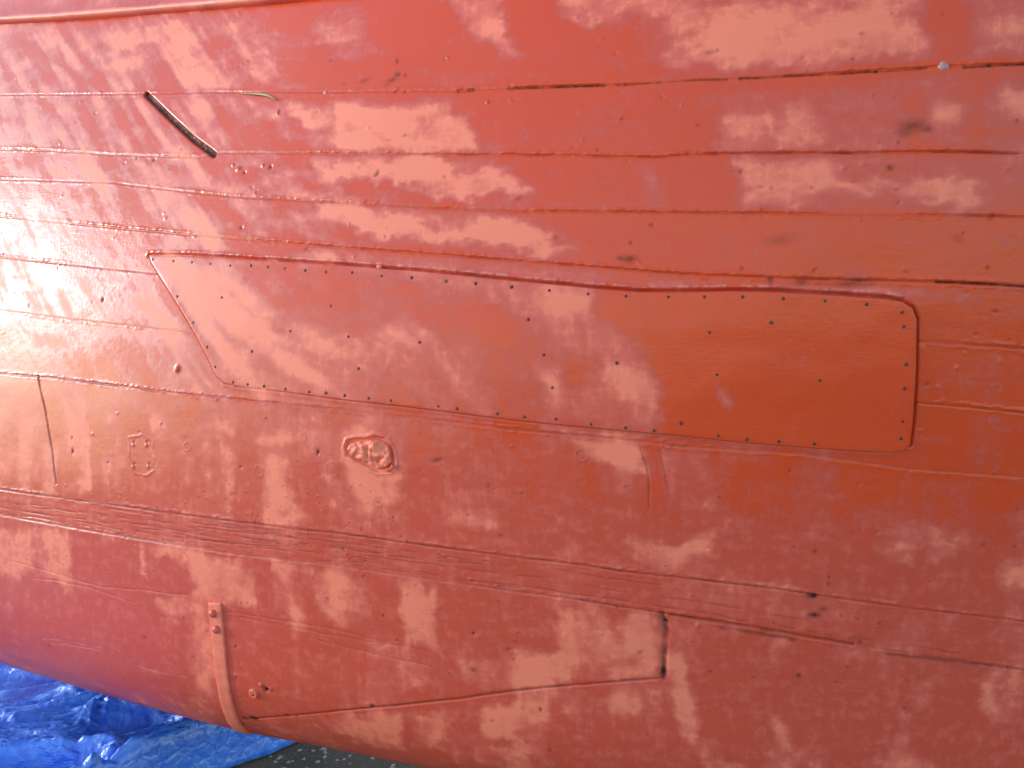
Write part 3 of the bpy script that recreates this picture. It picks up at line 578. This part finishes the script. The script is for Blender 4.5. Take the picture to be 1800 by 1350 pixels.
def dome(name, px, py, r, hgt, base, parent, m, seg=12, flat=.0):
    s0, t0 = st(px, py); c = P_(s0, t0, base); n = Vector(bil(NG, s0, t0)); u = Vector(P_(s0 + .005, t0) - P_(s0 - .005, t0)).normalized(); v = n.cross(u)
    Vv = [Vector(c) + n * hgt]; F = []
    R = 4
    for a in range(1, R + 1):
        th_ = a / R * math.pi / 2
        for k in range(seg):
            p = k / seg * 2 * math.pi; rr = r * math.sin(th_) * (1 + .06 * math.sin(3 * p + px)); Vv.append(Vector(c) + u * rr * math.cos(p) + v * rr * math.sin(p) + n * (hgt * math.cos(th_) ** (1 - flat)))
    for k in range(seg): F.append((0, 1 + k, 1 + (k + 1) % seg))
    for a in range(R - 1):
        for k in range(seg):
            q = 1 + a * seg; F.append((q + k, q + seg + k, q + seg + (k + 1) % seg, q + (k + 1) % seg))
    for k in range(seg): Vv.append(Vv[1 + (R - 1) * seg + k] - n * .008)
    q = 1 + (R - 1) * seg
    for k in range(seg): F.append((q + k, q + seg + k, q + seg + (k + 1) % seg, q + (k + 1) % seg))
    L = len(Vv); dr = float(gs(PD if parent is plate else DRY, s0, t0))
    return from_pydata(name, Vv, F, np.full(L, s0), np.full(L, t0), np.full(L, dr + .1), parent, m)
for k, (x, y) in enumerate(NAILS):
    s0, t0 = st(x, y)
    o = dome('nail', x, y, .0036 + .0014 * rng.random(), .0016, PHT + float(plate_h(s0, t0)) - .0002, plate, RUSTY if (x, y) == (1355, 567) or k % 9 == 4 else NAIL)

# ------------------------------------------------------------------ other fittings on the hull
def ribbon(name, pts, half, height, parent, dryv, base=.0, ext=0., mats=PAINT, n_cross=9, step=.006):
    c = stl(pts)
    if ext: c = np.vstack([c, c[-1] + (c[-1] - c[-2]) / np.hypot(*(c[-1] - c[-2])) * ext])
    c = dens(c, step); k = np.array([.25, .5, .25])
    for _ in range(12): c[1:-1] = c[:-2] * .25 + c[1:-1] * .5 + c[2:] * .25
    d = np.gradient(c, axis=0); d /= np.linalg.norm(d, axis=1, keepdims=True); q = np.stack([-d[:, 1], d[:, 0]], -1)
    xs = np.array([-1, -1, -.97, -.9, -.45, 0, .45, .9, .97, 1, 1]); hs = np.array([base - .006, height * .75, height * .93, height, height, height, height, height, height * .93, height * .75, base - .006])
    n = len(c); M = len(xs); s = (c[:, 0:1] + q[:, 0:1] * half * xs); t = (c[:, 1:2] + q[:, 1:2] * half * xs); h = np.repeat(hs[None], n, 0)
    h[0, :] = base - .006; h[-1, :] = base - .006; s[0] = s[1]; t[0] = t[1]; s[-1] = s[-2]; t[-1] = t[-2]
    me = grid_mesh(name, P_(s, t, h)); L = s.size
    attr(me, 'dry', np.full(L, dryv)); attr(me, 'grime_shade', np.zeros(L)); attr(me, 'pale', np.zeros(L)); attr(me, 'st', np.stack([s.ravel(), t.ravel(), np.zeros(L)], -1))
    o = link(name, me, mats, parent)
    import bmesh
    bm = bmesh.new(); bm.from_mesh(me); bmesh.ops.recalc_face_normals(bm, faces=bm.faces)
    if bm.faces[len(bm.faces) // 2].normal.dot(Vector(bil(NG, c[n // 2, 0], c[n // 2, 1]))) < 0: bmesh.ops.reverse_faces(bm, faces=bm.faces)
    bm.to_mesh(me); bm.free(); return o
strap = ribbon('metal_strap', [(379,1056),(383,1100),(387,1140),(391,1180),(397,1215),(405,1248),(413,1268)], .0225, .008, boat, .80, ext=.10)
for (x, y) in ((378,1077),(384,1105)):
    dome('bolt_head', x, y, .0125, .011, .0078, strap, PAINT, 14, .4)
# hex nut on a washer
def prism(name, px, py, r, h0, h1, n, parent, hole=0., dryv=.5):
    s0, t0 = st(px, py); c = Vector(P_(s0, t0)); nn = Vector(bil(NG, s0, t0)); u = Vector(P_(s0 + .005, t0) - P_(s0 - .005, t0)).normalized(); v = nn.cross(u)
    prof = [(r, h0), (r, h1 - .0012), (r * .93, h1), (max(hole, .0001), h1)] + ([(hole, h1 - .004)] if hole else [])
    Vv = []; F = []
    for (rr, hh) in prof:
        for k in range(n):
            a = k / n * 2 * math.pi + .3; Vv.append(c + u * rr * math.cos(a) + v * rr * math.sin(a) + nn * hh)
    for a in range(len(prof) - 1):
        for k in range(n): F.append((a * n + k, (a + 1) * n + k, (a + 1) * n + (k + 1) % n, a * n + (k + 1) % n))
    L = len(Vv); return from_pydata(name, Vv, F, np.full(L, s0), np.full(L, t0), np.full(L, dryv), parent, smooth_=False)
nut = prism('hex_nut', 447, 1217, .0145, -.006, .010, 6, boat, .0088, .8)
stud = dome('stud_end', 447, 1217, .0060, .0042, .0075, nut, PAINT, 12, .4)
# old fitting faired over with filler
def lumpy(s, t): return .016 * (fbm(s * 60, t * 60, 801, 3) - .5) * 2 * .8 + .012 * (fbm(s * 25, t * 40, 811, 2) - .5)
SC2 = stl([(610,789),(614,780),(627,776),(645,775),(662,772),(674,776),(684,787),(688,800),(688,813),(679,822),(664,824),(647,815),(627,805),(614,800)])
sheet('filled_fitting', SC2, .0032, .006, .007, boat, lambda s, t: .95 + .8 * (fbm(s * 30, t * 60, 821, 3) - .5), hfn=lumpy, skirt=.01, grfn=lambda s, t: .35 * sm(.56, .72, fbm(s * 38, t * 60, 831, 3)))['label'] = 'lumpy oval fitting buried in painted filler'
ribbon('bead_of_filler', [(678,826),(686,829),(693,823),(694,814)], .0045, .007, boat, .3)
# raised rubbing strake across the top left corner
SLO = stl([(-60,48),(0,43),(100,38),(200,31),(300,23),(400,15),(500,6),(600,-4),(700,-14),(900,-34)]); SLO = np.vstack([[SLO[0] + (SLO[0] - SLO[1]) * 8], SLO, [SLO[-1] + (SLO[-1] - SLO[-2]) * 4]])
c = dens(SLO, .012)
prof = np.array([(0, -.008), (0, .004), (-.0012, .009), (-.005, .0128), (-.011, .0145), (-.018, .0135), (-.024, .0125), (-.06, .012), (-.12, .012), (-.17, .012), (-.176, .010), (-.178, .004), (-.178, -.008)])
s = np.repeat(c[:, 0:1], len(prof), 1); t = c[:, 1:2] + prof[None, :, 0]; h = np.repeat(prof[None, :, 1], len(c), 0) * 1.9 + .001 * (fbm(s * 20, t * 30, 851, 3) - .5)
me = grid_mesh('rubbing_strake', P_(s, t, h)); L = s.size
attr(me, 'dry', (.38 + 1.0 * (fbm(s * 8, t * 20, 861, 3) - .5)).ravel() + .35 * ((prof[None, :, 0] > -.02) * np.ones_like(s)).ravel()); attr(me, 'grime_shade', np.zeros(L))
attr(me, 'pale', (np.exp(-((prof[None, :, 0] + .009) / .006) ** 2) * np.ones_like(s) * .55 * fbm(s * 30, t * 30, 871, 3) * 1.6).ravel()); attr(me, 'st', np.stack([s.ravel(), t.ravel(), np.zeros(L)], -1))  # pale band paints in the highlight along the strake's lower rounded edge
import bmesh
bm = bmesh.new(); bm.from_mesh(me); bmesh.ops.recalc_face_normals(bm, faces=bm.faces)
ff = bm.faces[(len(c) // 2) * (len(prof) - 1) + 7]
if ff.normal.dot(Vector(bil(NG, 1.8, -1.1))) < 0: bmesh.ops.reverse_faces(bm, faces=bm.faces)
bm.to_mesh(me); bm.free(); link('rubbing_strake', me, PAINT, boat)
# hanging drips
for (x, y, r) in ((572,162,.0075),(1658,117,.0125),(667,468,.009)):
    dome('paint_drip', x, y, r, r * .4, -.001, boat, DRIP if x != 667 else PAINT, 14, .2)
# leaf sliver stuck at the upper seam
s0, t0 = st(478,171); Lf = []; FF = []
A = stl([(425,166),(445,166),(462,167),(475,170),(489,177)]); A = dens(A, .004); n = len(A); wd = np.sin(np.linspace(.05, 3.0, n)) * .0042 * np.linspace(.4, 1.3, n)
s = np.stack([A[:, 0], A[:, 0], A[:, 0]], 1); t = np.stack([A[:, 1] - wd, A[:, 1], A[:, 1] + wd], 1); h = np.array([[.002, .0045, .003]]) + np.linspace(0, .006, n)[:, None]
me = grid_mesh('leaf', P_(s, t, h)); lf = link('leaf', me, LEAF)
md = lf.modifiers.new('thickness', 'SOLIDIFY'); md.thickness = .0006
tag(lf, 'thin yellow green leaf sliver caught in the upper plank seam', 'leaf')

# ------------------------------------------------------------------ ground
gm, gnt, gB = mat('dirty_concrete'); tc = gnt.nodes.new('ShaderNodeTexCoord').outputs['Object']
g1 = noise(gnt, tc, 3, 6, .65); g2 = noise(gnt, tc, 40, 6, .7)
gnt.links.new(mixc(gnt, mth(gnt, 'MULTIPLY_ADD', g2, 1.6, -.3, clamp=True), mixc(gnt, g1, (.14, .08, .045), (.40, .27, .17)), (.30, .19, .11)), gB.inputs['Base Color'])
gB.inputs['Roughness'].default_value = 1; gB.inputs['Specular IOR Level'].default_value = .15
bp = gnt.nodes.new('ShaderNodeBump'); bp.inputs['Strength'].default_value = 1; bp.inputs['Distance'].default_value = .04; gnt.links.new(g2, bp.inputs['Height']); gnt.links.new(bp.outputs[0], gB.inputs['Normal'])
gx = np.concatenate([np.linspace(-60, -6, 20)[:-1], np.arange(-6, 5, .05), np.linspace(5, 60, 20)]); gy = np.concatenate([np.linspace(-60, -3, 20)[:-1], np.arange(-3, 8, .05), np.linspace(8, 60, 20)])
X, Y = np.meshgrid(gx, gy, indexing='ij'); Zg = GROUND + .012 * (fbm(X * 1.5 + 300, Y * 1.5 + 300, 901, 4) - .5)
gme = grid_mesh('ground', np.stack([X, Y, Zg], -1)); g = link('ground', gme, gm); g['kind'] = 'structure'
def gpx(px, py, z=GROUND):
    """where on the ground a point measured off the photograph lies"""
    c, s_ = math.cos(PITCH), math.sin(PITCH); dx = (px - 900) / 1528; u = (675 - py) / 1528
    dy = c - u * s_; dz = s_ + u * c; k = (z - ZC) / dz; return np.array([dx * k, dy * k])
# ------------------------------------------------------------------ blue tarpaulin
def tarp_material():
    m, nt, B = mat('blue_woven_tarpaulin'); tc = nt.nodes.new('ShaderNodeTexCoord').outputs['Object']
    n = noise(nt, tc, 5, 5, .6); n2 = noise(nt, tc, 30, 4, .6)
    c = mixc(nt, n, (.022, .13, .74), (.05, .25, .90)); c = mixc(nt, mth(nt, 'MULTIPLY_ADD', n2, 1.5, -.62, clamp=True), c, (.20, .42, .88))  # pale blue mottling puts sky reflections into the tarp colour
    nt.links.new(c, B.inputs['Base Color']); B.inputs['Roughness'].default_value = .24; B.inputs['Specular IOR Level'].default_value = 1.0
    wv = nt.nodes.new('ShaderNodeTexWave'); wv.inputs['Scale'].default_value = 95; wv.bands_direction = 'X'; nt.links.new(tc, wv.inputs['Vector'])
    wv2 = nt.nodes.new('ShaderNodeTexWave'); wv2.inputs['Scale'].default_value = 95; wv2.bands_direction = 'Y'; nt.links.new(tc, wv2.inputs['Vector'])
    vr = nt.nodes.new('ShaderNodeTexVoronoi'); vr.feature = 'DISTANCE_TO_EDGE'; vr.inputs['Scale'].default_value = 22
    nd = nt.nodes.new('ShaderNodeMix'); nd.data_type = 'VECTOR'; nd.inputs[0].default_value = .06
    nn = nt.nodes.new('ShaderNodeTexNoise'); nn.inputs['Scale'].default_value = 9; nt.links.new(tc, nn.inputs['Vector']); nt.links.new(tc, nd.inputs[4]); nt.links.new(nn.outputs[1], nd.inputs[5]); nt.links.new(nd.outputs[1], vr.inputs['Vector'])
    h = mth(nt, 'ADD', mth(nt, 'MULTIPLY', mth(nt, 'ADD', wv.outputs[1], wv2.outputs[1]), .06), mth(nt, 'ADD', mth(nt, 'MINIMUM', vr.outputs[0], .25), mth(nt, 'MULTIPLY', n2, .7)))
    bp = nt.nodes.new('ShaderNodeBump'); bp.inputs['Strength'].default_value = .6; bp.inputs['Distance'].default_value = .010; nt.links.new(h, bp.inputs['Height']); nt.links.new(bp.outputs[0], B.inputs['Normal'])
    return m
TARP = tarp_material()
c0 = gpx(537,1306); e1 = gpx(420,1352)            # right-hand corner and the direction of its near edge
ex = (e1 - c0) / np.linalg.norm(e1 - c0)          # along the near edge towards the left / camera
ey = np.array([-ex[1], ex[0]]);
if ey[0] > 0: ey = -ey
nu, nv = 1000, 700
U, Vv = np.meshgrid(np.linspace(-.9, 4.6, nu), np.linspace(0, 3.6, nv), indexing='ij')
X = c0[0] + ex[0] * U + ey[0] * Vv; Y = c0[1] + ex[1] * U + ey[1] * Vv
edge = .05 * (fbm(U * 3 + 50, Vv * 0 + 5, 911, 3) - .5); X += ey[0] * edge; Y += ey[1] * edge
# folds and crumples, long folds roughly along the hull
th_t = -.42; fx = X * math.cos(th_t) - Y * math.sin(th_t) + 57.3; fy = X * math.sin(th_t) + Y * math.cos(th_t) + 40
wx = fbm(fx * 1.2, fy * 1.6, 921, 3) - .5; wy = fbm(fx * 1.4, fy * 1.4, 922, 3) - .5
def crease(x, y, seed, n=3):          # sharp valleys between flat facets
    best = np.full(x.shape, -9.); R_ = np.random.default_rng(seed)
    for _ in range(n):
        a_ = R_.uniform(-.35, .35); f = vnoise(x * R_.uniform(.8, 1.3) + a_ * y, y * R_.uniform(.9, 1.4) - a_ * x, seed + _ * 3)
        best = np.maximum(best, 1 - np.abs(2 * f - 1) * 1.6)
    return best
r1 = crease(fx * 1.7 + wx * 1.6, fy * 4.4 + wy * 1.8, 933, 2); r2 = crease(fx * 2.8 + wx * 3, fy * 7 + wy * 4, 941); r3 = crease(fx * 10 + wx * 6, fy * 24 + wy * 6, 951)
r4 = crease(fx * 26 + wx * 9, fy * 60 + wy * 9, 961, 2)
Zt_ = GROUND + .04 + .11 * r1 + .062 * r2 + .016 * r3 + .005 * r4
edgef = sm(0, .025, Vv); Zt_ = (GROUND + .012) * (1 - edgef) + Zt_ * edgef + .035 * np.exp(-((Vv - .05) / .022) ** 2) * (.3 + 1.4 * fbm(U * 2.5, U * 0 + 3, 971, 2))
tme = grid_mesh('tarpaulin', np.stack([X, Y, Zt_], -1)); tp = link('blue_tarpaulin', tme, TARP)
md = tp.modifiers.new('thickness', 'SOLIDIFY'); md.thickness = .0012; md.offset = 1
tag(tp, 'crumpled shiny blue plastic tarpaulin spread on the ground below the hull', 'tarpaulin')
# loose grit and chips on the ground by the tarpaulin's corner
CH = simple('paint_and_stone_chips', (.36, .30, .25), .9, 0, 90, .6)
Vc = []; Fc = []
for q in range(900):
    a = gpx(rng.uniform(470, 800), rng.uniform(1300, 1420)); r = rng.uniform(.002, .006) if q % 7 else rng.uniform(.008, .015); b = len(Vc); cz = GROUND + r * .3
    for k in range(6):
        an = k * math.pi / 3 + rng.uniform(-.3, .3); Vc.append((a[0] + r * math.cos(an), a[1] + r * math.sin(an), cz + r * rng.uniform(-.5, .1)))
    Vc.append((a[0], a[1], cz + r * .5))
    for k in range(6): Fc.append((b + k, b + (k + 1) % 6, b + 6))
me = bpy.data.meshes.new('grit'); me.from_pydata(Vc, [], Fc); me.update(); o = link('grit', me, CH, None, False); tag(o, 'loose pale stone chips and grit on the dirty ground', 'grit', kind='stuff')
